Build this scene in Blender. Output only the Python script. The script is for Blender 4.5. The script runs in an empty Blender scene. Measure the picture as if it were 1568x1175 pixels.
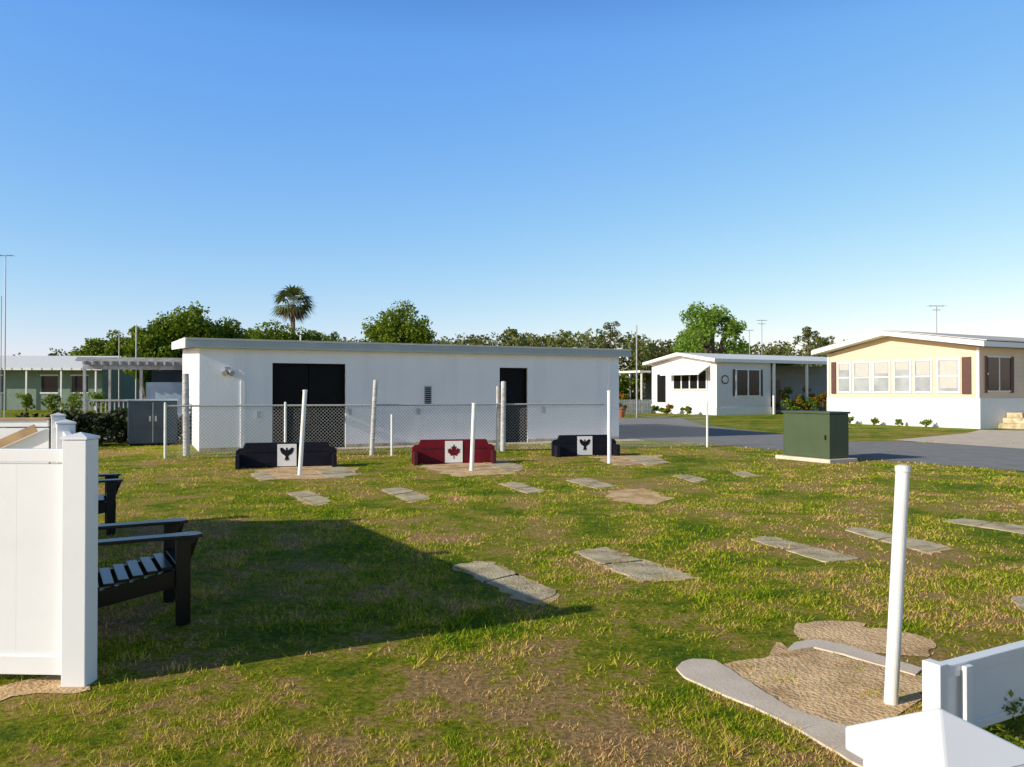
import bpy, math, random
import numpy as np
from mathutils import Vector, Matrix
random.seed(7); rng=np.random.default_rng(7)
S=bpy.context.scene
F=1220.0; H=1.55
def G(px,py):
    Y=H*F/(py-600.0); return ((px-784)/F*Y, Y)

# ---------------------------------------------------------------- materials
def newmat(name):
    m=bpy.data.materials.new(name); m.use_nodes=True
    nt=m.node_tree; b=nt.nodes['Principled BSDF']; return m,nt,b
def mat(name,col,rough=.6,var=.12,scale=6.0,bump=0.0,bscale=60.0,metal=0.0,dirt=None,dirtamt=.5,spec=.4,streak=False):
    m,nt,b=newmat(name); L=nt.links
    tc=nt.nodes.new('ShaderNodeTexCoord')
    n=nt.nodes.new('ShaderNodeTexNoise'); n.inputs['Scale'].default_value=scale; n.inputs['Detail'].default_value=6
    L.new(tc.outputs['Object'],n.inputs['Vector'])
    r=nt.nodes.new('ShaderNodeValToRGB')
    r.color_ramp.elements[0].position=.3; r.color_ramp.elements[1].position=.7
    lo=[max(0,c*(1-var)) for c in col]; hi=[min(1,c*(1+var)) for c in col]
    r.color_ramp.elements[0].color=(*lo,1); r.color_ramp.elements[1].color=(*hi,1)
    L.new(n.outputs['Fac'],r.inputs['Fac'])
    out=r.outputs['Color']
    if dirt:
        n2=nt.nodes.new('ShaderNodeTexNoise'); n2.inputs['Scale'].default_value=scale*.45; n2.inputs['Detail'].default_value=9; n2.inputs['Roughness'].default_value=.7
        if streak:
            mp=nt.nodes.new('ShaderNodeMapping'); mp.inputs['Scale'].default_value=(3.5,3.5,.5); L.new(tc.outputs['Object'],mp.inputs[0]); L.new(mp.outputs[0],n2.inputs['Vector'])
        else: L.new(tc.outputs['Object'],n2.inputs['Vector'])
        mr=nt.nodes.new('ShaderNodeMapRange'); mr.inputs[1].default_value=.48; mr.inputs[2].default_value=.68; mr.inputs[4].default_value=dirtamt
        L.new(n2.outputs['Fac'],mr.inputs[0])
        mx=nt.nodes.new('ShaderNodeMixRGB'); mx.inputs[2].default_value=(*dirt,1)
        L.new(mr.outputs[0],mx.inputs[0]); L.new(out,mx.inputs[1]); out=mx.outputs[0]
    L.new(out,b.inputs['Base Color'])
    b.inputs['Roughness'].default_value=rough; b.inputs['Metallic'].default_value=metal
    b.inputs['Specular IOR Level'].default_value=spec
    if bump>0:
        n3=nt.nodes.new('ShaderNodeTexNoise'); n3.inputs['Scale'].default_value=bscale; n3.inputs['Detail'].default_value=5
        L.new(tc.outputs['Object'],n3.inputs['Vector'])
        bp=nt.nodes.new('ShaderNodeBump'); bp.inputs['Strength'].default_value=bump; bp.inputs['Distance'].default_value=.02
        L.new(n3.outputs['Fac'],bp.inputs['Height']); L.new(bp.outputs[0],b.inputs['Normal'])
    return m
def lawn_mat(name,mult,blades):
    m,nt,b=newmat(name); L=nt.links
    tc=nt.nodes.new('ShaderNodeTexCoord')
    def noise(s,d,ro=.5):
        n=nt.nodes.new('ShaderNodeTexNoise'); n.inputs['Scale'].default_value=s; n.inputs['Detail'].default_value=d; n.inputs['Roughness'].default_value=ro
        L.new(tc.outputs['Object'],n.inputs['Vector']); return n.outputs['Fac']
    def math_(op,a,bb):
        q=nt.nodes.new('ShaderNodeMath'); q.operation=op
        for i,v in enumerate((a,bb)):
            if isinstance(v,(int,float)): q.inputs[i].default_value=v
            else: L.new(v,q.inputs[i])
        return q.outputs[0]
    a=noise(.42,3); c=noise(1.6,7,.68); e=noise(9,5,.7)
    v=math_('ADD',math_('MULTIPLY',a,.42),math_('MULTIPLY',c,.66)); v=math_('ADD',v,math_('MULTIPLY',e,.40)); v=math_('SUBTRACT',v,.235)
    sep=nt.nodes.new('ShaderNodeSeparateXYZ'); L.new(tc.outputs['Object'],sep.inputs[0])
    mr=nt.nodes.new('ShaderNodeMapRange'); mr.inputs[1].default_value=2.8; mr.inputs[2].default_value=5.2; mr.inputs[3].default_value=.07; mr.inputs[4].default_value=.018
    L.new(sep.outputs['Y'],mr.inputs[0]); v=math_('ADD',v,mr.outputs[0])
    mr=nt.nodes.new('ShaderNodeMapRange'); mr.inputs[1].default_value=25; mr.inputs[2].default_value=32; mr.inputs[3].default_value=0; mr.inputs[4].default_value=-.05
    L.new(sep.outputs['Y'],mr.inputs[0]); v=math_('ADD',v,mr.outputs[0])
    if blades:
        g=nt.nodes.new('ShaderNodeNewGeometry')
        v=math_('ADD',v,math_('MULTIPLY',math_('SUBTRACT',g.outputs['Random Per Island'],.52),.15))
    r=nt.nodes.new('ShaderNodeValToRGB'); el=r.color_ramp.elements
    cols=[(.39,(.090,.165,.004)),(.475,(.22,.27,.008)),(.535,(.35,.32,.03)),(.59,(.46,.31,.115)),(.66,(.48,.31,.14))]
    el[0].position=cols[0][0]; el[0].color=(*[x*mult for x in cols[0][1]],1)
    el[1].position=cols[-1][0]; el[1].color=(*[x*mult for x in cols[-1][1]],1)
    for p,cc in cols[1:-1]:
        k=el.new(p); k.color=(*[x*mult for x in cc],1)
    L.new(v,r.inputs['Fac']); out=r.outputs['Color']
    if not blades:
        mk=nt.nodes.new('ShaderNodeMapRange'); mk.inputs[1].default_value=.38; mk.inputs[2].default_value=.60; mk.inputs[3].default_value=.35; mk.inputs[4].default_value=1.1
        L.new(noise(30,7,.8),mk.inputs[0]); mx=nt.nodes.new('ShaderNodeMixRGB'); mx.blend_type='MULTIPLY'; mx.inputs[0].default_value=1
        L.new(out,mx.inputs[1]); L.new(mk.outputs[0],mx.inputs[2]); out=mx.outputs[0]
    L.new(out,b.inputs['Base Color'])
    b.inputs['Roughness'].default_value=.75; b.inputs['Specular IOR Level'].default_value=.06
    if blades:
        tr=nt.nodes.new('ShaderNodeBsdfTranslucent'); L.new(r.outputs['Color'],tr.inputs['Color'])
        ms=nt.nodes.new('ShaderNodeMixShader'); ms.inputs[0].default_value=.3
        L.new(b.outputs[0],ms.inputs[1]); L.new(tr.outputs[0],ms.inputs[2])
        L.new(ms.outputs[0],nt.nodes['Material Output'].inputs['Surface'])
    else:
        bp=nt.nodes.new('ShaderNodeBump'); bp.inputs['Strength'].default_value=1; bp.inputs['Distance'].default_value=.05
        L.new(noise(22,6,.8),bp.inputs['Height']); L.new(bp.outputs[0],b.inputs['Normal'])
    return m
def leaf_mat(name,c0,c1,trans=.3):
    m,nt,b=newmat(name); L=nt.links
    g=nt.nodes.new('ShaderNodeNewGeometry')
    r=nt.nodes.new('ShaderNodeValToRGB'); r.color_ramp.elements[0].color=(*c0,1); r.color_ramp.elements[1].color=(*c1,1)
    L.new(g.outputs['Random Per Island'],r.inputs['Fac']); L.new(r.outputs['Color'],b.inputs['Base Color'])
    b.inputs['Roughness'].default_value=.55; b.inputs['Specular IOR Level'].default_value=.2
    tr=nt.nodes.new('ShaderNodeBsdfTranslucent'); L.new(r.outputs['Color'],tr.inputs['Color'])
    ms=nt.nodes.new('ShaderNodeMixShader'); ms.inputs[0].default_value=trans
    L.new(b.outputs[0],ms.inputs[1]); L.new(tr.outputs[0],ms.inputs[2])
    L.new(ms.outputs[0],nt.nodes['Material Output'].inputs['Surface'])
    return m

M_ground=lawn_mat('lawn_soil',1.22,False)
M_blade=lawn_mat('grass_blades',1.62,True)
M_vinyl=mat('white_vinyl',(.82,.83,.85),.35,.03,2,dirt=(.64,.64,.60),dirtamt=.25)
M_stucco=mat('white_stucco',(.90,.90,.92),.8,.02,1.2,bump=.35,bscale=25,dirt=(.76,.76,.78),dirtamt=.4,streak=True)
M_white=mat('white_paint',(.82,.82,.81),.5,.05,8,dirt=(.5,.47,.40),dirtamt=.3)
M_trim=mat('white_trim',(.82,.82,.81),.5,.03,3)
M_fascia=mat('grey_metal_fascia',(.40,.46,.47),.5,.08,2)
M_roof=mat('light_roofing',(.55,.54,.52),.7,.1,1.5)
M_black=mat('black_door_paint',(.006,.006,.007),.6,.2,5,spec=.15)
M_chair=mat('black_chair_paint',(.004,.004,.005),.3,.2,12,spec=.5)
M_conc=mat('old_concrete',(.60,.51,.35),.95,.2,6,bump=.8,bscale=50,dirt=(.24,.18,.07),dirtamt=.85,spec=.05)
M_pale=mat('pale_concrete',(.66,.57,.48),.95,.08,4,bump=.15,bscale=60,dirt=(.50,.39,.28),dirtamt=.6,spec=.05)
M_sand=mat('dry_sand',(.74,.52,.30),.98,.2,5,bump=.8,bscale=45,dirt=(.34,.20,.08),dirtamt=.9,spec=.03)
M_asph=mat('worn_asphalt',(.27,.27,.27),.95,.10,3,bump=.4,bscale=90,dirt=(.19,.19,.19),dirtamt=.5,spec=.1)
M_greybox=mat('green_transformer_paint',(.06,.09,.045),.5,.08,3)
M_wood=mat('weathered_grey_post',(.56,.55,.54),.85,.2,9,bump=.5,bscale=30,dirt=(.25,.22,.2),dirtamt=.6)
M_perg=mat('weathered_pergola_timber',(.42,.42,.43),.85,.15,5,dirt=(.22,.17,.13),dirtamt=.6)
M_tan=mat('tan_timber',(.42,.28,.15),.7,.15,8)
M_galv=mat('galvanised_steel',(.42,.43,.45),.45,.1,10,metal=.6)
M_wire=mat('galvanised_wire',(.40,.41,.42),.6,.1,10)
M_navy=mat('navy_board_paint',(.006,.007,.016),.6,.2,8,dirt=(.04,.03,.03),dirtamt=.3,spec=.2)
M_red=mat('red_board_paint',(.15,.006,.016),.6,.15,6,dirt=(.05,.01,.01),dirtamt=.4,spec=.2)
M_dred=mat('dark_red_paint',(.06,.006,.010),.5,.15,6)
M_yellow=mat('peach_siding',(.74,.57,.43),.6,.03,2)
M_glass=mat('window_glass',(.34,.37,.40),.10,.25,1.3,spec=.6)
M_dglass=mat('dark_window_glass',(.015,.015,.018),.15,.2,1.0,spec=.3)
M_maroon=mat('brown_shutter',(.11,.05,.04),.6,.1,4)
M_lav=mat('light_grey_siding',(.74,.70,.72),.6,.04,2)
M_shadewall=mat('shade_toned_carport_wall',(.28,.27,.28),.7,.08,2)  # house siding colour darkened to stand in for the shade inside the carport
M_greenwall=mat('sage_siding',(.19,.26,.21),.7,.08,2)
M_bluepanel=mat('pale_blue_panel',(.30,.38,.48),.6,.15,2)
M_slate=mat('slate_blue_cabinet',(.035,.055,.08),.7,.2,3)
M_bark=mat('bark',(.13,.10,.075),.9,.3,6,bump=.8,bscale=14)
M_palmbark=mat('palm_bark',(.24,.18,.12),.9,.3,6,bump=.8,bscale=14)
M_leafD=leaf_mat('dense_tree_leaves',(.06,.12,.005),(.19,.26,.015),.3)
M_leafM=leaf_mat('mid_tree_leaves',(.09,.155,.008),(.23,.30,.022),.35)
M_leafL=leaf_mat('spring_tree_leaves',(.14,.26,.03),(.28,.42,.06),.45)
M_leafF=leaf_mat('distant_leaves',(.075,.10,.022),(.20,.21,.055),.3)
M_palm=leaf_mat('palm_leaves',(.08,.11,.025),(.19,.21,.06),.2)
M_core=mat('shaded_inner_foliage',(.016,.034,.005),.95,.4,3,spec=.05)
M_hedge=leaf_mat('hedge_leaves',(.010,.02,.006),(.03,.045,.012),.15)
M_flower=leaf_mat('red_flowers',(.55,.02,.015),(.75,.10,.03),.2)

# ---------------------------------------------------------------- helpers
def link(o): S.collection.objects.link(o); return o
def empty(name,loc=(0,0,0),rz=0):
    e=bpy.data.objects.new(name,None); e.empty_display_size=.3; e.location=loc; e.rotation_euler=(0,0,rz); return link(e)
def meshobj(name,V,Fc,m,parent=None,smooth=False,bevel=0):
    me=bpy.data.meshes.new(name); me.from_pydata([tuple(v) for v in V],[],Fc); me.materials.append(m)
    if smooth:
        for p in me.polygons: p.use_smooth=True
    o=link(bpy.data.objects.new(name,me))
    if parent: o.parent=parent
    if bevel>0:
        b=o.modifiers.new('bevel','BEVEL'); b.width=bevel; b.segments=2; b.limit_method='ANGLE'
    return o
class B:
    def __init__(s): s.V=[]; s.F=[]
    def box(s,x0,y0,z0,x1,y1,z1,Mx=None):
        n=len(s.V); pts=[(x,y,z) for z in (z0,z1) for (x,y) in ((x0,y0),(x1,y0),(x1,y1),(x0,y1))]
        if Mx is not None: pts=[tuple(Mx@Vector(p)) for p in pts]
        s.V+=pts; s.F+=[tuple(n+i for i in f) for f in ((3,2,1,0),(4,5,6,7),(0,1,5,4),(1,2,6,5),(2,3,7,6),(3,0,4,7))]; return s
    def cyl(s,p0,p1,r0,r1=None,seg=10):
        r1=r0 if r1 is None else r1
        p0=Vector(p0); p1=Vector(p1); d=(p1-p0).normalized(); a=d.orthogonal().normalized(); b=d.cross(a); n=len(s.V)
        for p,r in ((p0,r0),(p1,r1)):
            for i in range(seg):
                t=2*math.pi*i/seg; s.V.append(tuple(p+a*(r*math.cos(t))+b*(r*math.sin(t))))
        for i in range(seg):
            j=(i+1)%seg; s.F.append((n+i,n+j,n+seg+j,n+seg+i))
        s.F.append(tuple(n+i for i in range(seg))[::-1]); s.F.append(tuple(n+seg+i for i in range(seg))); return s
    def prism(s,prof,axis,a0,a1):
        n=len(s.V); k=len(prof)
        for a in (a0,a1):
            for (p,q) in prof:
                s.V.append({'x':(a,p,q),'y':(p,a,q),'z':(p,q,a)}[axis])
        for i in range(k):
            j=(i+1)%k; s.F.append((n+i,n+j,n+k+j,n+k+i))
        s.F.append(tuple(n+i for i in range(k))[::-1]); s.F.append(tuple(n+k+i for i in range(k))); return s
    def pyramid(s,cx,cy,z0,r,z1,edge=.015):
        s.box(cx-r,cy-r,z0,cx+r,cy+r,z0+edge); n=len(s.V); z=z0+edge
        s.V+=[(cx-r,cy-r,z),(cx+r,cy-r,z),(cx+r,cy+r,z),(cx-r,cy+r,z),(cx,cy,z1)]
        s.F+=[(n,n+1,n+4),(n+1,n+2,n+4),(n+2,n+3,n+4),(n+3,n,n+4)]; return s
    def obj(s,name,m,parent=None,bevel=0,smooth=False): return meshobj(name,s.V,s.F,m,parent,smooth,bevel)
def rough_poly(pts,step=.1,amp=.03):
    out=[]; n=len(pts)
    for i in range(n):
        a=Vector(pts[i]); b=Vector(pts[(i+1)%n]); L=(b-a).length; k=max(1,int(L/step))
        for j in range(k):
            p=a.lerp(b,j/k); out.append((p.x+random.uniform(-amp,amp),p.y+random.uniform(-amp,amp)))
    return out
def smooth_poly(pts,it=2):
    for _ in range(it):
        o=[]; n=len(pts)
        for i in range(n):
            a=pts[i]; b=pts[(i+1)%n]; o.append((a[0]*.75+b[0]*.25,a[1]*.75+b[1]*.25)); o.append((a[0]*.25+b[0]*.75,a[1]*.25+b[1]*.75))
        pts=o
    return pts
def inpoly(x,y,poly):
    r=np.zeros(x.shape,bool); n=len(poly)
    for i in range(n):
        x0,y0=poly[i]; x1,y1=poly[(i+1)%n]
        if y0==y1: continue
        c=((y0>y)!=(y1>y))&(x<(x1-x0)*(y-y0)/(y1-y0)+x0); r^=c
    return r
def sheet(name,poly,z,m,thick=0,parent=None):
    V=[(x,y,z) for x,y in poly]; n=len(V); Fc=[tuple(range(n))]
    area=sum(poly[i][0]*poly[(i+1)%n][1]-poly[(i+1)%n][0]*poly[i][1] for i in range(n))
    if area<0: Fc=[tuple(range(n))[::-1]]
    if thick:
        V+=[(x,y,z-thick) for x,y in poly]
        for i in range(n):
            j=(i+1)%n; Fc.append((i,j,n+j,n+i))
    return meshobj(name,V,Fc,m,parent)

# ---------------------------------------------------------------- ground, roads
B().box(-1500,-300,-.5,1500,2500,0).obj('ground',M_ground)
road=[G(2300,790),G(1568,722),G(1290,700),G(1200,690),G(1083,680),G(945,671),(-2,30.0),(-30,16.5),(-33,23),(-4,38),G(935,641),G(1040,640),G(1078,652),G(1170,662),G(1290,677),G(1370,676),G(1568,686),G(2300,730)]
sheet('asphalt_road',road,.006,M_asph)
drive=[G(1366,674.5),G(1480,664),G(1500,659),G(1900,664),G(2000,700),G(1568,688)]
sheet('concrete_driveway',drive,.011,M_pale)
th=math.atan2(.423,.906)
def bw(x,y): return (-8.07+.906*x-.423*y, 20.55+.423*x+.906*y)
sheet('concrete_path',rough_poly([bw(3.5,-.05),bw(13.2,-.05),bw(13.2,-1.0),bw(3.5,-.8)],.3,.04),.008,M_pale)
excl=[]
slabs=[[(437,756),(470,752),(512,768),(480,774)],[(582,750),(612,747),(662,762),(628,769)],[(765,742),(790,739),(836,752),(808,756)],
[(864,736),(895,732),(947,745),(915,749)],[(1030,729),(1052,727),(1087,735),(1062,739)],[(1146,826),(1175,822),(1318,855),(1262,861)],
[(1290,812),(1315,808),(1455,837),(1415,846)],[(1440,798),(1470,794),(1585,808),(1568,818)],[(690,867),(745,861),(857,908),(815,923)],
[(880,846),(925,840),(1062,884),(975,889)],[(480,719),(520,715),(551,727),(505,733)],[(383,726),(405,722),(424,733),(400,737)],
[(735,708),(770,705),(805,717),(775,722)],[(955,701),(990,698),(1026,708),(990,713)],[(1540,915),(1580,912),(1640,930),(1568,938)],[(1120,724),(1142,722),(1160,728),(1140,731)]]
slabpolys=[]
for q in slabs:
    p=[G(*a) for a in q]
    A,Bq,C,D=[Vector(a) for a in p]
    big=(A-D).length>.9
    sp=random.uniform(.42,.55)
    halves=[(0,sp-.02),(sp+.02,1)] if big else [(0,1)]
    root=empty('concrete_slab')
    for h0,h1 in halves:
        o=[random.uniform(-.03,.03) for _ in range(4)]
        a=A.lerp(D,h0+o[0]*.5); b=Bq.lerp(C,h0+o[1]*.4); c=Bq.lerp(C,h1+o[2]*.5); d=A.lerp(D,h1+o[3]*.4)
        if h1==1: c=c.lerp(d,random.uniform(.0,.12))
        if h0==0: a=a.lerp(b,random.uniform(.0,.10))
        pp=smooth_poly(rough_poly([tuple(a),tuple(b),tuple(c),tuple(d)],.10,.016),1)
        slabpolys.append(pp); sheet('paver',pp,.008,M_conc,.03,root)
        cx=sum(t[0] for t in pp)/len(pp); cy=sum(t[1] for t in pp)/len(pp)
        if random.random()<.6: sheet('bare_soil_rim',smooth_poly(rough_poly([((x-cx)*1.12+cx,(y-cy)*1.2+cy) for x,y in pp],.09,.05),1),.0035,M_sand,0,root)
dirts=[[(390,720),(470,712),(545,716),(530,733),(430,735)],[(640,714),(700,708),(800,712),(790,725),(700,731)],[(930,752),(985,748),(1035,765),(990,774),(940,768)],
[(905,700),(1010,697),(1020,710),(940,713)],[(1208,955),(1300,950),(1445,985),(1440,1015),(1340,1005),(1240,985)],
[(1115,1030),(1180,985),(1260,992),(1400,1030),(1425,1040),(1420,1075),(1330,1118),(1220,1098),(1150,1058)],[(-60,1052),(80,1036),(150,1040),(130,1062),(40,1070),(-60,1075)]]
for i,q in enumerate(dirts):
    pp=smooth_poly(rough_poly([G(*a) for a in q],.14,.10),1); excl.append(pp); sheet('bare_sand_patch',pp,.0045,M_sand)
e1=[(1035,1024),(1043,1015),(1060,1010),(1095,1012),(1148,1047),(1210,1086),(1320,1122),(1345,1190),(1300,1165),(1205,1109),(1150,1082),(1085,1056),(1048,1038)]
e2=[(1203,998),(1215,985),(1250,980),(1300,991),(1412,1025),(1400,1035),(1290,1003),(1245,992)]
root=empty('concrete_edging')
for q in (e1,e2):
    pp=rough_poly([G(*a) for a in q],.05,.004); slabpolys.append(pp); sheet('curb_strip',pp,.011,M_pale,.04,root)

# ---------------------------------------------------------------- grass
def vnoise(x,y,s,seed):
    g=np.random.default_rng(seed).random((256,256)); x=x*s+1000.3; y=y*s+1000.7
    xi=np.floor(x).astype(int); yi=np.floor(y).astype(int); fx=x-xi; fy=y-yi; fx=fx*fx*(3-2*fx); fy=fy*fy*(3-2*fy)
    a=g[xi%256,yi%256]; b=g[(xi+1)%256,yi%256]; c=g[xi%256,(yi+1)%256]; d=g[(xi+1)%256,(yi+1)%256]
    return (a*(1-fx)+b*fx)*(1-fy)+(c*(1-fx)+d*fx)*fy
bands=[(1.6,4.2,4600,.0045,.022),(4.2,7,2400,.007,.024),(7,12,900,.012,.025),(12,17,360,.019,.024),(17,24.5,130,.028,.026)]
X=[];Yv=[];W=[];Hh=[]
for y0,y1,den,w,h in bands:
    wid=.78*y1+1.2; n=int(den*(y1-y0)*2*wid)
    x=rng.uniform(-wid,wid,n); y=rng.uniform(y0,y1,n)
    keep=np.abs(x)<.75*y+1.2
    cl=vnoise(x,y,1.7,1)*.45+vnoise(x,y,6,2)*.33+vnoise(x,y,17,5)*.22
    keep&=rng.random(n)<np.clip((cl-.38)*4.4,.05,1)
    x=x[keep];y=y[keep];cl=cl[keep]; n=len(x)
    X.append(x);Yv.append(y);W.append(w*rng.uniform(.6,1.3,n)); 
    hh=h*rng.uniform(.4,1.3,n)*(.3+1.3*cl); tuft=vnoise(x,y,5,11)>.86; hh[tuft]*=2.1; tall=rng.random(n)<.008; hh[tall]*=2.0; Hh.append(hh)
X=np.concatenate(X);Yv=np.concatenate(Yv);W=np.concatenate(W);Hh=np.concatenate(Hh)
keep=np.ones(len(X),bool)
for p in excl:
    ins=inpoly(X,Yv,p); keep&=~(ins&(rng.random(len(X))<.985)&(vnoise(X,Yv,4.5,22)<.80))
for p in slabpolys: keep&=~(inpoly(X,Yv,p)&(rng.random(len(X))<.95))
keep&=~inpoly(X,Yv,road)
bx=(X+8.07)*.906+(Yv-20.55)*.423; by=-(X+8.07)*.423+(Yv-20.55)*.906
keep&=~((bx>-.5)&(bx<13)&(by>-.5))
X=X[keep];Yv=Yv[keep];W=W[keep];Hh=Hh[keep]; n=len(X)
a=rng.uniform(0,2*np.pi,n); la=rng.uniform(0,2*np.pi,n); ll=Hh*rng.uniform(.1,1.3,n)
co=np.zeros((n,3,3),np.float32)
co[:,0,0]=X-np.cos(a)*W/2; co[:,0,1]=Yv-np.sin(a)*W/2; co[:,0,2]=.001
co[:,1,0]=X+np.cos(a)*W/2; co[:,1,1]=Yv+np.sin(a)*W/2; co[:,1,2]=.001
co[:,2,0]=X+np.cos(la)*ll; co[:,2,1]=Yv+np.sin(la)*ll; co[:,2,2]=Hh
def tri_mesh(name,co,m,k=3,parent=None):
    n=co.shape[0]; me=bpy.data.meshes.new(name); me.vertices.add(n*k); me.vertices.foreach_set('co',co.reshape(-1).astype(np.float32))
    me.loops.add(n*k); me.loops.foreach_set('vertex_index',np.arange(n*k,dtype=np.int32))
    me.polygons.add(n); me.polygons.foreach_set('loop_start',np.arange(0,n*k,k,dtype=np.int32)); me.polygons.foreach_set('loop_total',np.full(n,k,np.int32))
    me.update(); me.validate(); me.materials.append(m); o=link(bpy.data.objects.new(name,me)); o.parent=parent; return o
tri_mesh('lawn_grass',co,M_blade)

# ---------------------------------------------------------------- foliage
def leaves(centers,radii,n,size,flat=.8):
    c=np.asarray(centers); r=np.asarray(radii); idx=rng.choice(len(c),n,p=(r**2)/np.sum(r**2))
    d=rng.normal(size=(n,3)); d/=np.linalg.norm(d,axis=1)[:,None]
    p=c[idx]+d*(r[idx]*rng.uniform(.55,1.08,n))[:,None]*np.array([1,1,flat])
    nn=d*.5+rng.normal(size=(n,3))*.6; nn/=np.linalg.norm(nn,axis=1)[:,None]
    u=np.cross(nn,rng.normal(size=(n,3))); u/=np.linalg.norm(u,axis=1)[:,None]; v=np.cross(nn,u)
    s=(size*rng.uniform(.5,1.3,n))[:,None]; q=np.zeros((n,4,3))
    q[:,0]=p-u*s*.5; q[:,1]=p-v*s*.32; q[:,2]=p+u*s*.5; q[:,3]=p+v*s*.32; return q
def tree(name,x,y,top,bot,rx,m,n=7000,leaf=.3,clumps=60,cr=.24,core=True,ry=None,base=0,ck=.62):
    root=empty(name,(x,y,base)); ry=ry or rx; cz=(top+bot)/2; rz=(top-bot)/2
    C=[];R=[]
    for i in range(clumps):
        d=rng.normal(size=3); d/=np.linalg.norm(d); 
        if d[2]<-.5: d[2]*=-.6
        k=rng.uniform(.6,.98)
        rr=cr*min(rx,rz*1.3)*rng.uniform(.6,1.25)
        sc=np.array([max(rx-rr*.7,.2),max(ry-rr*.7,.2),max(rz-rr*.6,.2)])
        C.append(np.array([0,0,cz])+d*k*sc); R.append(rr)
    tri_mesh('leaves',leaves(C,R,n,leaf),m,4,root)
    b=B(); b.cyl((0,0,0),(0,0,bot*.9+.2),.04*top,.028*top,10)
    for i in range(0,len(C),max(1,len(C)//14)):
        b.cyl((0,0,bot*.8),(C[i]*np.array([.5,.5,1])+np.array([0,0,-rz*.25])),.02*top,.012*top,6)
        b.cyl((C[i]*np.array([.5,.5,1])+np.array([0,0,-rz*.25])),C[i],.012*top,.004*top,5)
    b.obj('trunk_and_limbs',M_bark,root,smooth=True)
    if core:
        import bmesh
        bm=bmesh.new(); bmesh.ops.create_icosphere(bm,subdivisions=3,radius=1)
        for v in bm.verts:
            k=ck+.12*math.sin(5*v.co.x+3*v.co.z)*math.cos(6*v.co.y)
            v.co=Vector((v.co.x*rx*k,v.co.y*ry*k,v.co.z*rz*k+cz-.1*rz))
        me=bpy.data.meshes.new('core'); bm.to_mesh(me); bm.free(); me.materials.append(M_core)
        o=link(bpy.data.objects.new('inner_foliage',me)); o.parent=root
    return root
def zat(py,Y): return H-(py-600)*Y/F
def xat(px,Y): return (px-784)/F*Y
tree('oak_tree',xat(285,62),62,zat(462,62),1.2,3.7,M_leafD,15000,.26,110,.26)
tree('oak_tree',xat(343,66),66,zat(474,66),1.2,2.6,M_leafD,8000,.26,60,.3)
tree('oak_tree',xat(226,60),60,zat(482,60),1.0,1.9,M_leafM,6000,.25,50,.32)
tree('round_ficus_tree',xat(613,60),60,zat(460,60),1.2,3.2,M_leafM,19000,.22,190,.22)
tree('bushy_tree',xat(420,70),70,zat(485,70),1.2,2.9,M_leafM,7000,.28,55,.3)
tree('bushy_tree',xat(475,72),72,zat(488,72),1.2,2.6,M_leafM,6500,.28,55,.3)
tree('bushy_tree',xat(376,75),75,zat(492,75),1.2,2.4,M_leafM,5000,.3,45,.3)
tree('bushy_tree',xat(515,82),82,zat(508,82),1.2,2.2,M_leafM,4000,.3,40,.3)
tree('small_tree',xat(185,85),85,zat(501,85),1.4,2.4,M_leafM,4500,.34,40,.3)
tree('small_tree',xat(140,90),90,zat(513,90),1.4,2.8,M_leafM,4500,.36,40,.3)
tree('spring_green_tree',xat(1088,75),75,zat(449,75),1.8,3.75,M_leafL,8600,.27,85,.22,core=False)
tree('small_tree',xat(1062,80),80,zat(497,80),1.5,2.3,M_leafL,3000,.3,35,.28,core=False)
C=[];R=[]
prof=[(-300,520),(0,538),(60,540),(110,528),(200,514),(380,510),(530,518),(680,517),(735,511),(780,503),(830,513),(868,506),(905,508),(935,500),(960,506),(1010,520),(1060,520),(1150,530),(1175,522),(1200,521),(1225,524),(1250,517),(1290,520),(1400,530),(1568,528),(2000,522)]
px_=np.array([p[0] for p in prof]);py_=np.array([p[1] for p in prof])
for i in range(660):
    px=rng.uniform(-280,1950) if i<360 else rng.uniform(520,1300); Y=rng.uniform(105,150); t=zat(np.interp(px,px_,py_)+rng.uniform(-4,12),Y)
    r=rng.uniform(.8,2.0); lo=0
    while t-lo>1.0 and lo<7:
        rr=r*rng.uniform(.6,1.05); C.append((xat(px,Y)+rng.normal()*(.4+lo*.35),Y+rng.normal()*2,max(.7,t-rr-lo))); R.append(rr); lo+=r*rng.uniform(.7,1.3)
root=empty('distant_tree_line')
tri_mesh('leaves',leaves(C,R,100000,.55),M_leafF,4,root)
b=B()
for i in range(0,len(C),9): b.cyl((C[i][0],C[i][1],0),(C[i][0],C[i][1],C[i][2]),.22,.1,5)
b.obj('trunks',M_bark,root)
def pine(px,Y,py,name='tall_pine_tree'):
    top=zat(py,Y); root=empty(name,(xat(px,Y),Y,0)); b=B().cyl((0,0,0),(0,0,top*.97),.22,.06,7)
    C=[];R=[]
    for i in range(20):
        a=rng.uniform(0,6.28); z=top-rng.uniform(.2,3.2); d=rng.uniform(.3,2.0)*(1 if z<top-1 else .6)
        p=(d*math.cos(a),d*math.sin(a),z); b.cyl((0,0,z-.6),p,.05,.02,4); C.append(p);R.append(rng.uniform(.3,.65))
    b.obj('trunk_and_limbs',M_bark,root); tri_mesh('needles',leaves(C,R,1300,.26,.6),M_leafF,4,root)
pine(935,105,494); pine(1238,105,499); pine(783,120,503); pine(1012,115,516); pine(1265,118,514)
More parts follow.
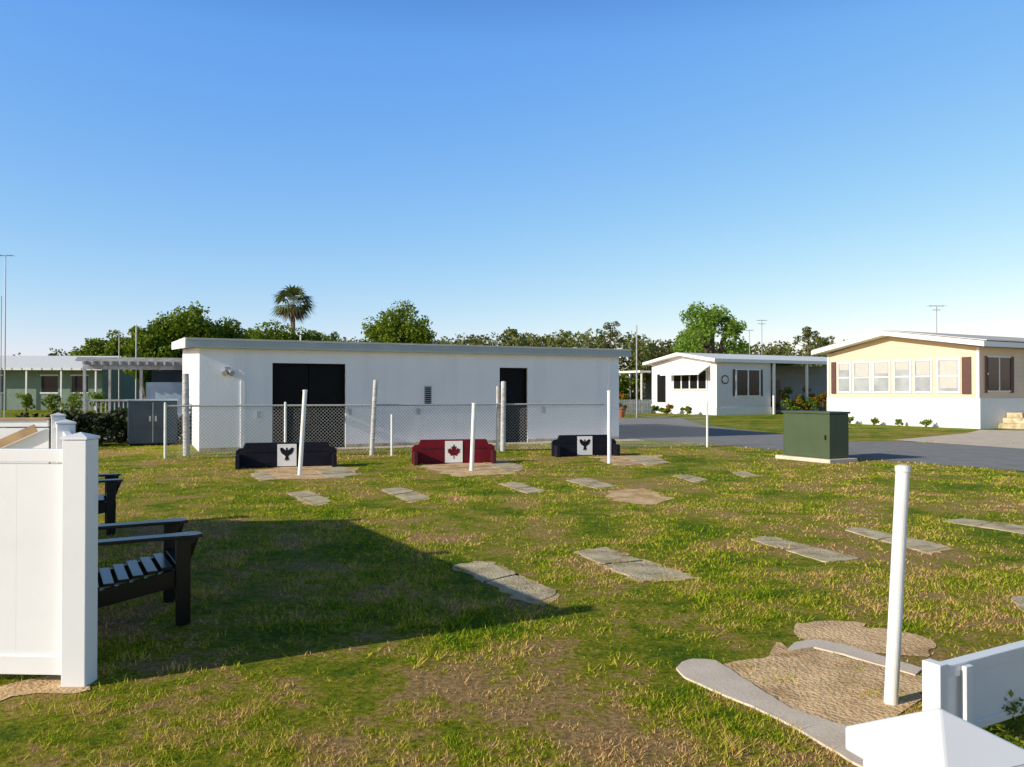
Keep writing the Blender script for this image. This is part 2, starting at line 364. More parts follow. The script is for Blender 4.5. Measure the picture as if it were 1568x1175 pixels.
# palm
Y=78; root=empty('cabbage_palm_tree',(xat(448,Y),Y,0)); top=zat(466,Y)
b=B()
for k in range(12):
    b.cyl((0,0,top*k/12),(0,0,top*(k+1)/12),.28-.005*k+.02,.26-.005*k,10)
b.obj('trunk',M_palmbark,root)
V=[];Fc=[];V2=[];F2=[]
for i in range(70):
    az=rng.uniform(0,6.28); el=rng.uniform(-1.2,1.4); L=rng.uniform(1.5,2.0)
    d=Vector((math.cos(az)*math.cos(el),math.sin(az)*math.cos(el),math.sin(el))); side=d.cross(Vector((0,0,1))).normalized(); up=side.cross(d).normalized()
    dead=el<-.45
    c=Vector((0,0,top))+d*L*(.35 if dead else .55)
    VV,FF=(V2,F2) if dead else (V,Fc)
    for j in range(9):
        a=(j-4)*.33; dd=(d*math.cos(a)+side*math.sin(a)).normalized(); tip=c+dd*L*.75+Vector((0,0,-.3*abs(math.sin(a))-.3)); w=dd.cross(up).normalized()*.08
        n0=len(VV); mid=c+dd*L*.4; VV+=[tuple(c),tuple(mid+w),tuple(tip),tuple(mid-w)]; FF.append((n0,n0+1,n0+2,n0+3))
    n0=len(VV); w=side*.02; VV+=[(0,0,top),tuple(c+w),tuple(c-w)]; FF.append((n0,n0+1,n0+2))
meshobj('fronds',V,Fc,M_palm,root); meshobj('dead_fronds',V2,F2,M_palmbark,root)

# ---------------------------------------------------------------- main white utility building
def wt(px):
    k=(px-784)/F; return (k*20.55+8.07)/(.906-.423*k)
root=empty('white_utility_building',(-8.07,20.55,0),th)
D=9.0; Lb=12.75; zf=2.70; zb=3.08
d1,d2,d3,d4=wt(417),wt(529),wt(765),wt(808)
w=B(); w.box(0,0,0,d1,.2,zf).box(d1,0,2.32,d2,.2,zf).box(d2,0,0,d3,.2,zf).box(d3,0,2.28,d4,.2,zf).box(d4,0,0,Lb,.2,zf)
w.prism([(.2,0),(D,0),(D,zb),(.2,zf+.01)],'x',0,.2).prism([(.2,0),(D,0),(D,zb),(.2,zf+.01)],'x',Lb-.2,Lb).box(.2,D-.2,0,Lb-.2,D,zb)
w.obj('walls',M_stucco,root)
B().prism([(-.2,zf+.012),(D+.25,zb+.03),(D+.25,zb+.22),(-.2,zf+.2)],'x',-.32,Lb+.3).obj('roof_slab',M_roof,root)
B().box(-.34,-.235,zf-.02,Lb+.32,-.203,zf+.17).obj('front_fascia',M_fascia,root,.004)
B().box(-.34,-.25,zf+.172,Lb+.32,-.18,zf+.225).obj('drip_edge',M_roof,root,.004)
B().prism([(-.2,zf-.03),(D+.25,zb-.01),(D+.25,zb+.25),(-.2,zf+.23)],'x',-.36,-.323).obj('rake_fascia',M_trim,root)
B().box(.05,-.2,zf-.01,Lb-.05,-.003,zf+.008).obj('soffit',M_trim,root)
dd=B(); dd.box(d1,.13,0,(d1+d2)/2-.01,.17,2.32).box((d1+d2)/2+.01,.13,0,d2,.17,2.32).box(d3,.13,0,d4,.17,2.28); dd.obj('dark_doors',M_black,root)
fr=B()
for a,c,h in ((d1,d2,2.32),(d3,d4,2.28)):
    fr.box(a-.001,.06,0,a+.045,.12,h-.05).box(c-.045,.06,0,c+.001,.12,h-.05).box(a,.06,h-.05,c,.12,h)
fr.obj('door_frames',M_black,root)
B().cyl((d3+.12,.1,1.05),(d3+.12,.13,1.05),.04).obj('door_knob',M_galv,root)
B().box(1.02,-.03,0,1.12,-.002,zf-.02).box(Lb-.42,-.045,0,Lb-.34,-.002,zf-.02).obj('downspouts',M_stucco,root)
B().box(.62,-.04,2.02,.74,-.002,2.2).cyl((.68,-.04,2.1),(.60,-.2,2.02),.06,.075,10).cyl((.68,-.04,2.1),(.78,-.2,2.02),.06,.075,10).obj('flood_light',M_galv,root)
v0=wt(655); vb=B().box(v0-.11,-.02,1.17,v0+.11,-.002,1.72).obj('vent_frame',M_galv,root)
vs=B()
for i in range(9): vs.box(v0-.085,-.032,1.2+i*.055,v0+.085,-.021,1.235+i*.055)
vs.obj('vent_louvres',M_black,root)
ob=B()
for px,z in ((395,.95),(535,1.0),(640,.98),(832,.98)):
    t=wt(px); ob.box(t-.05,-.06,z-.1,t+.05,-.002,z+.08)
ob.obj('outlet_boxes',M_fascia,root,.004)
B().box(-.003+0,-.012,0,d1,-.002,.09).box(d2,-.012,0,d3,-.002,.09).box(d4,-.012,0,Lb,-.002,.09).obj('base_band',M_conc,root)

# ---------------------------------------------------------------- chain link fence
pts=[G(253,703),G(437,699),G(572,697),G(768,691),G(925,688),G(1083,685)]
root=empty('chain_link_fence'); wire=B(); posts=B(); rail=B()
for i in range(len(pts)-1):
    a=Vector((*pts[i],0)); b2=Vector((*pts[i+1],0)); L=(b2-a).length; d=(b2-a)/L; zt=1.22 if i<4 else 1.2
    if i<4: rail.cyl(a+Vector((0,0,zt)),b2+Vector((0,0,zt)),.022,seg=8)
    else:
        for k in range(8):
            f=lambda t: a+(b2-a)*t+Vector((0,0,zt-.35*math.sin(math.pi*min(t*1.0,1))))
            rail.cyl(f(k/8),f((k+1)/8),.007,seg=4)
    Mx=Matrix(((d.x,-d.y,0,a.x),(d.y,d.x,0,a.y),(0,0,1,0),(0,0,0,1)))
    hgt=zt if i<4 else .85
    s=-hgt
    while s<L:
        for sg in (1,-1):
            x0,z0,x1,z1=(s,0.03,s+hgt,hgt)
            if sg<0: x0,z0,x1,z1=(s,hgt,s+hgt,.03)
            t0=max(0,(0-x0)/(x1-x0)); t1=min(1,(L-x0)/(x1-x0))
            if t1>t0:
                p=Vector((x0+(x1-x0)*t0,.025,z0+(z1-z0)*t0)); q=Vector((x0+(x1-x0)*t1,.025,z0+(z1-z0)*t1))
                wire.cyl(Mx@p,Mx@q,.0036,seg=3)
        s+=.085
for i in (0,1,5): posts.cyl((*pts[i],0),(*pts[i],1.27),.03,seg=10).cyl((*pts[i],1.27),(*pts[i],1.31),.035,.01,10)
p6=G(600,698); posts.cyl((*p6,0),(p6[0],p6[1],1.0),.028,seg=10)
wire.obj('mesh',M_wire,root); posts.obj('posts',M_white,root); rail.obj('top_rail',M_wire,root)
def wpost(px,py,topx,topy,wpx,m,name,pair=False):
    X0,Y0=G(px,py); hgt=zat(topy,Y0); r=wpx/F*Y0/2; dx=(topx-px)/F*Y0; e=empty(name,(X0,Y0,0))
    b=B().cyl((0,0,-.1),(dx,0,hgt-.02),r,r*.96,14).cyl((dx,0,hgt-.02),(dx,0,hgt),r*.96,r*.7,14)
    if pair: b.cyl((-r*2.1,.02,-.1),(-r*2.1+dx*.5,.02,hgt*.93),r*.55,r*.55,10)
    b.obj('shaft',m,e,smooth=False)
    bz=B()
    for i in range(9):
        z=hgt*(.2+.085*i); xx=dx*z/hgt; bz.cyl((xx,0,z),(xx,0,z+.018),r*1.12,seg=12)
    bz.obj('wire_ties',M_galv,e)
wpost(286,698,284,572,10,M_wood,'fence_terminal_post'); wpost(569,697,575,582,7,M_wood,'fence_terminal_post'); wpost(770,691,771,584,8,M_wood,'fence_terminal_post',True)
def rpost(px,py,topx,topy,wpx,name='white_pole'):
    X0,Y0=G(px,py); hgt=zat(topy,Y0); r=wpx/F*Y0/2; tx=(topx-784)/F*Y0
    e=empty(name,(X0,Y0,0)); b=B().cyl((0,0,-.05),(tx-X0,0,hgt-.03),r,r,24); b.obj('pipe',M_white,e,smooth=False)
    B().cyl((tx-X0,0,hgt-.032),(tx-X0,0,hgt-.006),r*1.12,r*1.1,24).cyl((tx-X0,0,hgt-.006),(tx-X0,0,hgt),r*1.1,r*.6,24).obj('cap',M_white,e)
rpost(459,728,467,597,6.5); rpost(722,721,726,617,6.5); rpost(933,710,933,598,6)
rpost(1361,1076,1382,712,20,'white_pipe_post')

# ---------------------------------------------------------------- horseshoe pit backboards
eagle=[(0,.95),(.12,.8),(.1,.55),(.35,.7),(.7,.95),(1,.85),(.9,.45),(.7,.15),(.35,-.05),(.2,-.2),(.35,-.75),(.1,-.6),(0,-.9),(-.1,-.6),(-.35,-.75),(-.2,-.2),(-.35,-.05),(-.7,.15),(-.9,.45),(-1,.85),(-.7,.95),(-.35,.7),(-.1,.55),(-.18,.8)]
maple=[(0,1),(.2,.62),(.42,.72),(.33,.22),(.62,.5),(.72,.32),(1,.38),(.88,.05),(1,-.05),(.5,-.42),(.56,-.6),(.06,-.5),(.06,-1),(-.06,-1),(-.06,-.5),(-.56,-.6),(-.5,-.42),(-1,-.05),(-.88,.05),(-1,.38),(-.72,.32),(-.62,.5),(-.33,.22),(-.42,.72),(-.2,.62)]
def board(pxl,pxr,py,hpx,m,mend,leafm,rz,shape):
    xl,yl=G(pxl,py); W_=(pxr-pxl)/F*yl/math.cos(rz); h=hpx/F*yl
    root=empty('horseshoe_pit_backboard',(xl,yl,0),rz)
    e=.14
    prof=[(0,0),(W_,0),(W_,h*.68),(W_-e*.4,h*.78),(W_-e,h*.8),(W_-e*1.3,h),(e*1.3,h),(e,h*.8),(e*.4,h*.78),(0,h*.68)]
    c=W_/2; q=.19
    B().prism(prof,'y',0,.1).obj('board',m,root,.01)
    B().box(.02,-.30,0,.10,-.003,h*.55).box(W_-.10,-.30,0,W_-.02,-.003,h*.55).obj('side_arms',mend,root,.008)
    B().box(c-q,-.012,.02,c+q,-.003,h-.03).obj('emblem_panel',M_trim,root)
    s=[(c+x*.14,-.016,h/2+z*.16) for x,z in shape]; n=len(s); meshobj('emblem',s,[tuple(range(n))],leafm,root)
    B().box(e*1.4,-.01,h*.62,c-q-.05,-.002,h*.66).box(c+q+.05,-.01,h*.62,W_-e*1.4,-.002,h*.66).obj('batten',mend,root)
board(361,508,717,38,M_navy,M_navy,M_navy,.24,eagle)
board(631,757,711,37,M_red,M_dred,M_red,.2,maple)
board(846,947,699,32,M_navy,M_navy,M_navy,.24,eagle)

# ---------------------------------------------------------------- transformer box
root=empty('green_utility_transformer',(6.89,17.3,0),math.atan2(1.1,-.59))
b=B(); b.box(0,-.62,.09,1.3,0,1.06).obj('cabinet',M_greybox,root,.015)
B().box(-.03,-.65,1.062,1.33,.03,1.11).obj('lid',M_greybox,root,.012)
B().box(-.12,-.75,0,1.42,.13,.085).obj('concrete_pad',M_pale,root,.01)
B().box(.08,.002,.5,.12,.02,.6).obj('latch',M_core,root)

# ---------------------------------------------------------------- vinyl fence left
def vpanel(p0,p1,name_parent,z0=.05,z1=1.245):
    a=Vector((*p0,0)); b2=Vector((*p1,0)); L=(b2-a).length; rz=math.atan2(b2.y-a.y,b2.x-a.x)
    e=bpy.data.objects.new('panel_section',None); link(e); e.parent=name_parent; e.location=a; e.rotation_euler=(0,0,rz)
    pl=B(); n=max(1,int(L/.28)); 
    for i in range(n): pl.box(L*i/n+.0004,-.011,z0+.08,L*(i+1)/n-.0004,.011,z1-.08)
    pl.box(0,-.0098,z0+.08,L,.0098,z1-.08)
    pl.obj('boards',M_vinyl,e)
    B().box(0,-.024,z1-.07,L,.024,z1).box(0,-.024,z0,L,.024,z0+.1).obj('rails',M_vinyl,e,.004)
    return e,L
def vpost(p,parent,top=1.335,w_=.0635,rz=0):
    e=bpy.data.objects.new('post',None); link(e); e.parent=parent; e.location=(*p,0); e.rotation_euler=(0,0,rz)
    B().box(-w_,-w_,-.05,w_,w_,top-.04).obj('post_shaft',M_vinyl,e,.004)
    B().pyramid(0,0,top-.038,w_+.006,top,.014).obj('post_cap',M_vinyl,e,.002)
root=empty('white_vinyl_fence')
P0=(-2.30,4.25); P1=(-4.67,8.2); Pm=((P0[0]+P1[0])/2,(P0[1]+P1[1])/2)
vpanel((P0[0]-.06,P0[1]),(-4.6,4.35),root); vpanel(P0,Pm,root); vpanel(Pm,P1,root)
vpost(P0,root); rzf=math.atan2(P1[1]-P0[1],P1[0]-P0[0]); vpost(Pm,root,rz=rzf); vpost(P1,root,rz=rzf); vpost((-4.66,4.35),root)
g=empty('white_vinyl_gate'); e,L=vpanel((P1[0]-.09,P1[1]-.01),(-7.0,7.95),g,.05,1.26)
Mx=Matrix.Translation((.1,-.05,1.18))@Matrix.Rotation(math.atan2(.95,L-.2),4,'Y')
Mx2=Matrix.Translation((.1,.05,1.18))@Matrix.Rotation(math.atan2(.95,L-.2),4,'Y')
B().box(0,-.02,-.04,L-.15,.0,.04,Mx).box(0,-.0,-.04,L-.15,.02,.04,Mx2).obj('timber_brace',M_tan,e)
B().box(0,-.05,1.262,L,.05,1.285).obj('timber_cap_rail',M_tan,e)
vpost((-7.08,7.94),g)
# ---------------------------------------------------------------- near right fences
ur=math.atan2(.475,.88)
root=empty('low_vinyl_fence',(1.77,3.32,-.03),ur)
B().box(0,-.02,.385,4,.035,.44).box(0,-.012,.13,4,.02,.17).obj('rails',M_vinyl,root,.004)
B().box(.03,-.006,.17,4,.012,.385).obj('panel',M_vinyl,root)
pk=B(); 
for i in range(5): pk.box(-.03+i*.95,-.028,0,.02+i*.95,-.022+.075,.455)
for i in range(5): pk.box(.12+i*.95,-.045,0,.17+i*.95,-.023,.43)
pk.obj('posts',M_vinyl,root,.004)
root=empty('deck_railing',(.535,1.0,0),math.radians(20))
B().box(-.0635,-.0635,0,.0635,.0635,1.08).obj('post',M_vinyl,root,.004)
B().pyramid(0,0,1.082,.078,1.155,.03).obj('post_cap',M_vinyl,root,.003)
B().box(.07,-.03,.88,2.4,.03,.95).box(.07,-.03,.1,2.4,.03,.17).obj('rails',M_vinyl,root,.004)
pk=B()
for i in range(18): pk.box(.16+i*.125,-.015,.17,.2+i*.125,.015,.88)
pk.obj('balusters',M_vinyl,root)
def shrub(name,x,y,r,h,m,n,leaf,k=10,flowers=0):
    e=empty(name,(x,y,0)); C=[(rng.normal()*r*.45,rng.normal()*r*.45,rng.uniform(.25,.85)*h) for _ in range(k)]; R=[r*rng.uniform(.3,.5)]*k
    tri_mesh('leaves',leaves(C,R,n,leaf),m,4,e)
    b=B()
    for c in C: b.cyl((0,0,0),c,.02*h+.004,.004,5)
    b.obj('stems',M_bark,e)
    if flowers: tri_mesh('flowers',leaves(C,[q*1.15 for q in R],flowers,leaf*1.1),M_flower,4,e)
shrub('green_shrub',2.15,3.75,.22,.22,M_leafM,1400,.03,16)
shrub('green_shrub',2.05,3.1,.2,.18,M_leafM,1300,.028,14)

# ---------------------------------------------------------------- adirondack chairs
def chair(x,y,rz):
    e=empty('adirondack_chair',(x,y,0),rz)
    s=B()
    for i in range(7):
        t=i/6; s.box(.30-.52*t-.033,-.27,.375-.10*t,.30-.52*t+.033,.27,.395-.10*t)
    s.obj('seat_slats',M_chair,e,.004)
    k=B()
    for i in range(7):
        yy=(i-3)*.082; top=.98-.025*abs(i-3)**1.6
        Mx=Matrix.Translation((-.24,yy,.25))@Matrix.Rotation(math.radians(-22),4,'Y')
        k.box(-.01,-.034,0,.01,.034,top-.25,Mx)
    for zz in (.18,.5):
        Mx=Matrix.Translation((-.24,0,.25))@Matrix.Rotation(math.radians(-22),4,'Y'); k.box(-.034,-.29,zz,-.012,.29,zz+.07,Mx)
    k.obj('back_slats',M_chair,e,.004)
    a=B()
    for sy in (-1,1):
        yy=sy*.33
        a.prism([(-.48,yy-.045),(-.40,yy-.06),(.2,yy-.065),(.36,yy-.085),(.42,yy-.05),(.42,yy+.05),(.36,yy+.085),(.2,yy+.065),(-.40,yy+.06),(-.48,yy+.045)],'z',.58,.602)
        a.box(.26,yy-.02,.0,.35,yy+.02,.578)
        a.prism([(.28,.45),(.40,.578),(.352,.578),(.352,.40)],'y',yy-.012,yy+.012)
        Mx=Matrix.Translation((-.36,yy,0)); a.box(-.03,-.018,.0,.03,.018,.578,Mx)
    a.obj('arms_and_legs',M_chair,e,.004)
    r=B()
    for sy in (-1,1):
        r.prism([(.34,.26),(.34,.365),(.28,.365),(-.34,.25),(-.62,.02),(-.62,0),(-.5,0),(-.3,.15)],'y',sy*.285-.015,sy*.285+.015)
    r.box(.335,-.3,.27,.355,.3,.36); r.obj('side_rails',M_chair,e,.003)
chair(-2.62,5.45,ur+.03); chair(-4.75,8.75,ur)

# ---------------------------------------------------------------- right peach house
c,s_=.88,.475
root=empty('peach_mobile_home',(19.5,33.2,0),math.atan2(s_,c))
def fs(px):
    k=(px-784)/F; return (19.5-33.2*k)/(.475+.88*k)
Wd=7.7; Ln=15
B().box(0,0,1.28,Ln,Wd,3.42).prism([(0,3.42),(Wd,3.42),(Wd/2+.3,4.15)],'x',0,Ln).obj('walls',M_yellow,root)
B().box(-.03,-.03,0,Ln+.03,Wd+.03,1.275).obj('skirting',M_trim,root)
roofp=[(-.55,3.40),(Wd/2+.3,4.14),(Wd+.5,3.40),(Wd+.5,3.60),(Wd/2+.3,4.34),(-.55,3.62)]
B().prism(roofp,'x',-.6,Ln+.3).obj('roof',M_trim,root)
B().prism([(-.6,3.64),(Wd/2+.3,4.36),(Wd+.55,3.62),(Wd+.55,3.65),(Wd/2+.3,4.39),(-.6,3.68)],'x',-.5,Ln+.4).obj('roof_cover',M_roof,root)
ww=[(1285,1302),(1309,1332),(1339,1362),(1371,1394),(1402,1426),(1438,1468)]
fr=B(); gl=B(); mt=B(); bl=B()
for i,(a,b_) in enumerate(ww):
    y0,y1=sorted((fs(a),fs(b_))); fr.box(-.045,y0-.08,1.48,-.004,y1+.08,1.56).box(-.045,y0-.08,2.92,-.004,y1+.08,3.0).box(-.045,y0-.08,1.56,-.004,y0,2.92).box(-.045,y1,1.56,-.004,y1+.08,2.92)
    gl.box(-.02,y0,1.56,-.006,y1,2.92); mt.box(-.04,y0,2.2,-.021,y1,2.26)
    zz=[2.6,2.3,2.4,2.55,2.3,1.7][i]
    bl.box(-.028,y0+.05,zz,-.0205,y1-.05,2.90)
fr.obj('window_frames',M_trim,root); gl.obj('window_glass',M_glass,root); mt.obj('window_meeting_rails',M_trim,root); bl.obj('roller_blinds',mat('cream_blind',(.52,.50,.47),.7,.05),root)
sh=B()
for a,b_ in ((1274,1281),(1474,1488)):
    y0,y1=sorted((fs(a),fs(b_))); sh.box(-.05,y0,1.45,-.004,y1,3.02)
B().box(-.035,0,1.3,-.004,.12,3.4).box(-.035,Wd-.12,1.3,-.004,Wd,3.4).obj('corner_trim',M_trim,root)
sh.box(.3,-.04,1.5,.5,-.004,3.05).box(2.15,-.04,1.5,2.4,-.004,3.05); sh.obj('shutters',M_maroon,root)
B().box(.55,-.03,1.6,1.3,-.004,3.0).box(1.36,-.03,1.6,2.1,-.004,3.0).obj('side_windows',M_dglass,root)
B().box(.5,-.05,1.55,2.15,-.004,1.598).box(.5,-.05,3.002,2.15,-.004,3.05).box(1.3,-.05,1.6,1.36,-.004,3.0).box(.5,-.05,2.27,.55,-.004,2.33).obj('side_window_frames',M_trim,root)
B().box(1.2,-1.3,0,4.2,-.04,.22).box(1.5,-1.0,.222,4.2,-.04,.44).box(1.8,-.7,.442,4.2,-.04,.66).obj('entry_steps',M_conc,root,.01)
B().cyl((3.5,-.55,0),(3.5,-.55,3.4),.05).cyl((7,-.55,0),(7,-.55,3.4),.05).obj('awning_posts',M_trim,root)
b=B()
for z in np.arange(1.5,3.4,.2): b.box(2.45,-.009,z,Ln,-.004,z+.012)
b.obj('siding_laps',M_lav,root)
for yy in (6.9,4.6,3.3,5.9,2.0):
    x0=19.5-.475*yy-.6*.88; y0=33.2+.88*yy-.6*.475; shrub('small_shrub',x0,y0,.22,.35,M_leafM,200,.1,6)
# ---------------------------------------------------------------- white house with carport
root=empty('white_mobile_home',(13.5,52.5,0),math.atan2(s_,c))
def f2(px):
    k=(px-784)/F; return (13.5-52.5*k)/(.475+.88*k)
def g2(px):
    k=(px-784)/F; return (52.5*k-13.5)/(.88-.475*k)
B().box(0,0,.0,4.9,6.8,3.55).prism([(0,3.55),(6.8,3.55),(3.4,4.05)],'x',0,4.9).obj('walls',M_lav,root)
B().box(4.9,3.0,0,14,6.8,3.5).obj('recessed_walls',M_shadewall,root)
B().prism([(-.4,3.5),(3.4,4.08),(7.2,3.5),(7.2,3.68),(3.4,4.27),(-.4,3.72)],'x',-.55,14.3).obj('roof',M_trim,root)
B().box(-.06,-.06,0,4.95,-.004,.5).box(-.06,-.06,0,-.004,6.8,.62).obj('skirting',M_trim,root)
w0,w1=sorted((f2(1032),f2(1083)))
B().box(-.03,w0,1.75,-.004,w1,2.95).box(g2(1127),-.03,1.3,g2(1163),-.004,3.0).obj('window_glass',M_dglass,root)
fr=B().box(-.07,w0-.1,1.65,-.004,w1+.1,1.748).box(-.07,w0-.1,2.952,-.004,w1+.1,3.05)
for yy in np.linspace(w0,w1,5): fr.box(-.07,yy-.05,1.75,-.031,yy+.05,2.95)
x0,x1=g2(1127),g2(1163)
fr.box(x0-.1,-.06,1.22,x1+.1,-.004,1.298).box(x0-.1,-.06,3.002,x1+.1,-.004,3.08)
for xx in (x0,(x0+x1)/2,x1): fr.box(xx-.05,-.06,1.3,xx+.05,-.031,3.0)
fr.obj('window_frames',M_trim,root)
fl=B().box(x0-.28,-.04,1.25,x0-.12,-.004,3.05).box(x1+.12,-.04,1.25,x1+.28,-.004,3.05); fl.obj('shutters',M_dglass,root)
B().prism([(-.004,3.35),(-1.0,2.75),(-1.0,2.68),(-.004,3.28)],'y',w0-.3,w1+.3).obj('window_awning',M_trim,root)
B().box(-.05,w1+.9,.8,-.004,w1+1.8,2.8).obj('front_door',M_dglass,root)
B().cyl((g2(1110),-.05,2.35),(g2(1110),-.005,2.35),.3,.3,20).obj('round_ornament_rim',M_dglass,root)
B().cyl((g2(1110),-.06,2.35),(g2(1110),-.051,2.35),.22,.22,20).obj('round_ornament_face',M_lav,root)
p=B()
for xx in (5.0,8.2,10.6,14): p.box(xx-.07,-.27,0,xx+.07,-.13,3.55)
p.obj('carport_posts',M_trim,root)
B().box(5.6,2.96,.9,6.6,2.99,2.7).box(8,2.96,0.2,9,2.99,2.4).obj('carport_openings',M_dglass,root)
B().box(-.8,7.0,0,-.7,7.1,3).box(-.8,8.4,0,-.7,8.5,3).box(-.8,9.6,0,-.7,9.7,3).box(-1,6.9,2.95,5,9.9,3.1).obj('side_porch',M_trim,root)
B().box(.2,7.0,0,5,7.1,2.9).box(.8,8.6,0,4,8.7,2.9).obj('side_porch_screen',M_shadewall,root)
def hw(x,y): return (13.5+c*x-s_*y, 52.5+s_*x+c*y)
for x,y,r,h,m,fl_ in ((5.6,-1.0,.6,1.1,M_leafD,0),(6.6,-.9,.6,1.5,M_leafM,140),(7.6,-1.2,.6,1.2,M_leafM,0),(8.7,-1.0,.6,1.7,M_leafD,170),(9.6,-1.0,.6,1.2,M_leafD,0),(-1.6,6.6,.5,.9,M_leafM,120),(-1.6,8.0,.6,1.5,M_leafD,190),(-1.4,9.3,.6,1.5,M_leafM,150),(-1.2,1.6,.4,.6,M_leafM,0),(-1.2,3.6,.4,.7,M_leafM,50),(-1.3,4.8,.4,.6,M_leafD,0),(7.1,.5,.7,2.2,M_leafD,0),(9.3,.6,.7,2.2,M_leafD,80)):
    X0,Y0=hw(x,y); shrub('flowering_shrub' if fl_ else 'garden_shrub',X0,Y0,r,h,m,500,.16,8,fl_)
b=empty('terracotta_pot',(xat(950,48),48,0)); M_terra=mat('terracotta',(.45,.14,.06),.8)
B().cyl((0,0,0),(0,0,.5),.22,.32,14).cyl((0,0,.5),(0,0,.58),.36,.36,14).obj('pot',M_terra,b)
shrub('garden_shrub',xat(950,48),48,.3,1.1,M_leafM,200,.14,6)
root=empty('garden_fence',(xat(938,54),54,0),ur); b=B()
for i in range(24): b.box(i*.14,0,0,i*.14+.08,.02,1.0)
b.box(-.05,.022,.3,3.4,.05,.38).box(-.05,.022,.75,3.4,.05,.83).obj('pickets',M_trim,root)
for px in (930,945,962): shrub('tall_garden_shrub',xat(px,60),60,1.2,3.2,M_leafD,900,.24,12)
# ---------------------------------------------------------------- left background
root=empty('sage_green_house',(-66,66,0),.07)
Bx=B().box(0,0,0,31,8,3.6); Bx.obj('walls',M_greenwall,root)
B().prism([(-1.5,3.35),(4,4.6),(9,3.6),(9,3.75),(4,4.78),(-1.5,3.55)],'x',-.6,31.6).obj('roof',M_trim,root)
w=B()
for i in range(40): w.box(-.5+i*.8,-1.53,3.36,-.44+i*.8,-1.505,3.55)
w.obj('gutter_ribs',M_roof,root)
w=B(); 
for x in (3,8,13,18,21.5,26,28.5): w.box(x,-.03,1.5,x+1.3,-.004,2.9)
w.obj('windows',M_dglass,root)
w=B()
for x in (3,8,13,18,21.5,26,28.5): w.box(x-.1,-.06,1.38,x+1.4,-.031,1.498).box(x-.1,-.06,2.902,x+1.4,-.031,3.0)
for x in range(12): w.box(.2+x*2.8,-1.4,0,.32+x*2.8,-1.28,3.4)
w.obj('porch_posts_and_trim',M_trim,root)
for px in (40,75,110,150): shrub('garden_shrub',xat(px,61),61,.9,1.5,M_leafM,500,.2,10)
# pergola
root=empty('garden_pergola',(-15.6,29,0),.25)
b=B(); b.box(-.2,-.3,2.66,4.2,.0,2.74).box(-.2,3.6,2.66,4.2,3.9,2.74)
for i in range(14): b.box(.1+i*.3,-.6,2.52,.15+i*.3,4.1,2.655)
for i in range(9): b.box(-.2,-.1+i*.45,2.745,4.2,-.03+i*.45,2.81)
for x in (0,1.9,3.9): b.box(x,-.1,0,x+.09,-.01,2.51).box(x,3.7,0,x+.09,3.79,2.51)
b.box(0,-.14,2.36,4,-.105,2.5).box(.1,-.07,1.2,1.9,-.04,1.27).box(.1,-.07,.6,1.9,-.04,.67)
for i in range(12): b.box(.12+i*.15,-.035,.0,.16+i*.15,-.015,1.27)
b.obj('frame',M_perg,root)
B().box(2.1,.0,0,3.8,.03,1.9).obj('screen_panels',M_bluepanel,root)
B().box(1.9,2.2,0,3.9,2.25,2.4).obj('back_wall',M_slate,root)
root=empty('storage_cabinet',(-10.9,22.6,0),th)
B().box(0,0,.06,1.3,.9,1.28).obj('body',M_slate,root,.02); B().box(-.03,-.03,1.282,1.33,.93,1.33).obj('lid',M_bluepanel,root,.01)
B().box(.64,-.012,.1,.66,-.002,1.24).box(.55,-.03,.7,.6,-.002,.85).box(.7,-.03,.7,.75,-.002,.85).obj('handles',M_galv,root); B().box(.05,.05,0,1.25,.85,.058).obj('plinth',M_black,root)
C=[];R=[]
for i in range(60): C.append((rng.uniform(-14.8,-9.2),rng.uniform(23.6,25.5),rng.uniform(.2,.75)));R.append(.38)
for i in range(60): C.append((rng.uniform(-18.5,-11.2),rng.uniform(20.2,23.5),rng.uniform(.1,.35)));R.append(.38)
tri_mesh('dark_hedge',leaves(C,R,14000,.17),M_hedge,4)
# masts
def mast(name,px,topy,Y,r=.03,bars=()):
    e=empty(name,(xat(px,Y),Y,0)); z=zat(topy,Y); b=B().cyl((0,0,0),(0,0,z),r,r*.7,8)
    for dz,l in bars:
        b.cyl((-l,0,z-dz),(l,0,z-dz),r*.6,seg=5)
        for t in (-1,-.5,.5,1): b.cyl((l*t,-l*.6,z-dz),(l*t,l*.6,z-dz),r*.35,seg=4)
    b.obj('mast_pole',M_galv,e)
mast('antenna_mast',7,391,45,.04,((0.0,.4),))
e=bpy.data.objects['antenna_mast']; zz=zat(391,45)
B().cyl((-.22,0,0),(-.22,0,zz*.75),.02,seg=5).obj('side_conduit',M_galv,e)
mast('flag_pole',208,497,32,.03); mast('flag_pole',182,506,60,.05)
rp=mast('flag_pole',975,498,47,.055); mast('tv_antenna',1167,489,70,.04,((.1,.4),(.4,.3))); mast('tv_antenna',1435,468,46,.03,((.02,.45),(.25,.2)))
mast('tv_antenna',1148,505,66,.04,((.05,.3),)); mast('vent_pipe',460,513,27,.04)

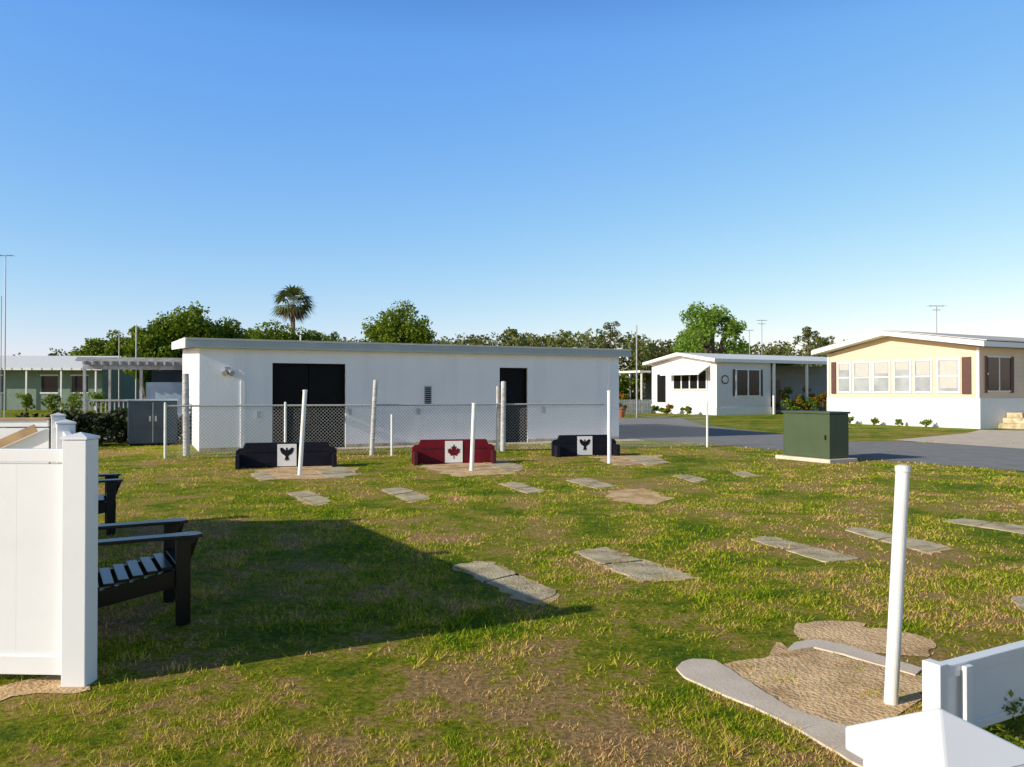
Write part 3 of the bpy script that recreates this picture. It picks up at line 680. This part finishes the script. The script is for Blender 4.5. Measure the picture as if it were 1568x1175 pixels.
# ---------------------------------------------------------------- light, sky, camera
sdir=Vector((-.888,-.46,0)).normalized(); el=math.radians(22.4)
sv=Vector((sdir.x*math.cos(el),sdir.y*math.cos(el),math.sin(el)))
sun=bpy.data.lights.new('sun','SUN'); sun.energy=5; sun.angle=math.radians(.5); sun.color=(1,.93,.79)
so=link(bpy.data.objects.new('sun',sun)); so.rotation_euler=sv.to_track_quat('Z','Y').to_euler(); so.location=(-20,-10,20)
wd=bpy.data.worlds.new('World'); S.world=wd; wd.use_nodes=True; nt=wd.node_tree
sky=nt.nodes.new('ShaderNodeTexSky'); sky.sky_type='NISHITA'; sky.sun_disc=False; sky.sun_elevation=el; sky.sun_rotation=math.atan2(sdir.x,sdir.y)
sky.air_density=1.0; sky.dust_density=.3; sky.ozone_density=3.0
# clear-sky response per channel, and zenith dimmed above the frame to cut ambient fill
sp=nt.nodes.new('ShaderNodeSeparateColor'); cb=nt.nodes.new('ShaderNodeCombineColor'); nt.links.new(sky.outputs[0],sp.inputs[0])
k=.13; st=.15
for i,(r0,t0,r1,t1) in enumerate(((.07,.068,.38,.50),(.13,.235,.55,.72),(.26,.78,.65,.93))):
    g_=math.log(t1/t0)/math.log(r1/r0); A_=t0/(r0**g_)
    p=nt.nodes.new('ShaderNodeMath'); p.operation='POWER'; p.inputs[1].default_value=g_
    q=nt.nodes.new('ShaderNodeMath'); q.operation='MULTIPLY'; q.inputs[1].default_value=A_*(k**g_)/st
    nt.links.new(sky.outputs[0],sp.inputs[0]); nt.links.new(sp.outputs[i],p.inputs[0]); nt.links.new(p.outputs[0],q.inputs[0]); nt.links.new(q.outputs[0],cb.inputs[i])
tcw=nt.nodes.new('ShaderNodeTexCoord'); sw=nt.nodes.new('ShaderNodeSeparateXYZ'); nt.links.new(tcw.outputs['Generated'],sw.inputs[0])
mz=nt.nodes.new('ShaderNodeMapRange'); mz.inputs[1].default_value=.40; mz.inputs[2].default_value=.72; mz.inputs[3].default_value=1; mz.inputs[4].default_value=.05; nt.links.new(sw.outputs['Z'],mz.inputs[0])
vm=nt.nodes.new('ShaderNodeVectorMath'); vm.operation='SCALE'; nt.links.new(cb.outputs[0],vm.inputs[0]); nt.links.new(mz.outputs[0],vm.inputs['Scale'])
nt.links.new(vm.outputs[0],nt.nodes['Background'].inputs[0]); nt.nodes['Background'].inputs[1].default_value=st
cam=bpy.data.cameras.new('camera'); cam.lens=28; cam.sensor_width=36; cam.clip_end=5000; cam.clip_start=.05
co_=link(bpy.data.objects.new('camera',cam)); co_.location=(0,0,H); co_.rotation_euler=(math.radians(90.587),0,0); S.camera=co_
S.view_settings.view_transform='Standard'; S.view_settings.look='None'; S.view_settings.exposure=0
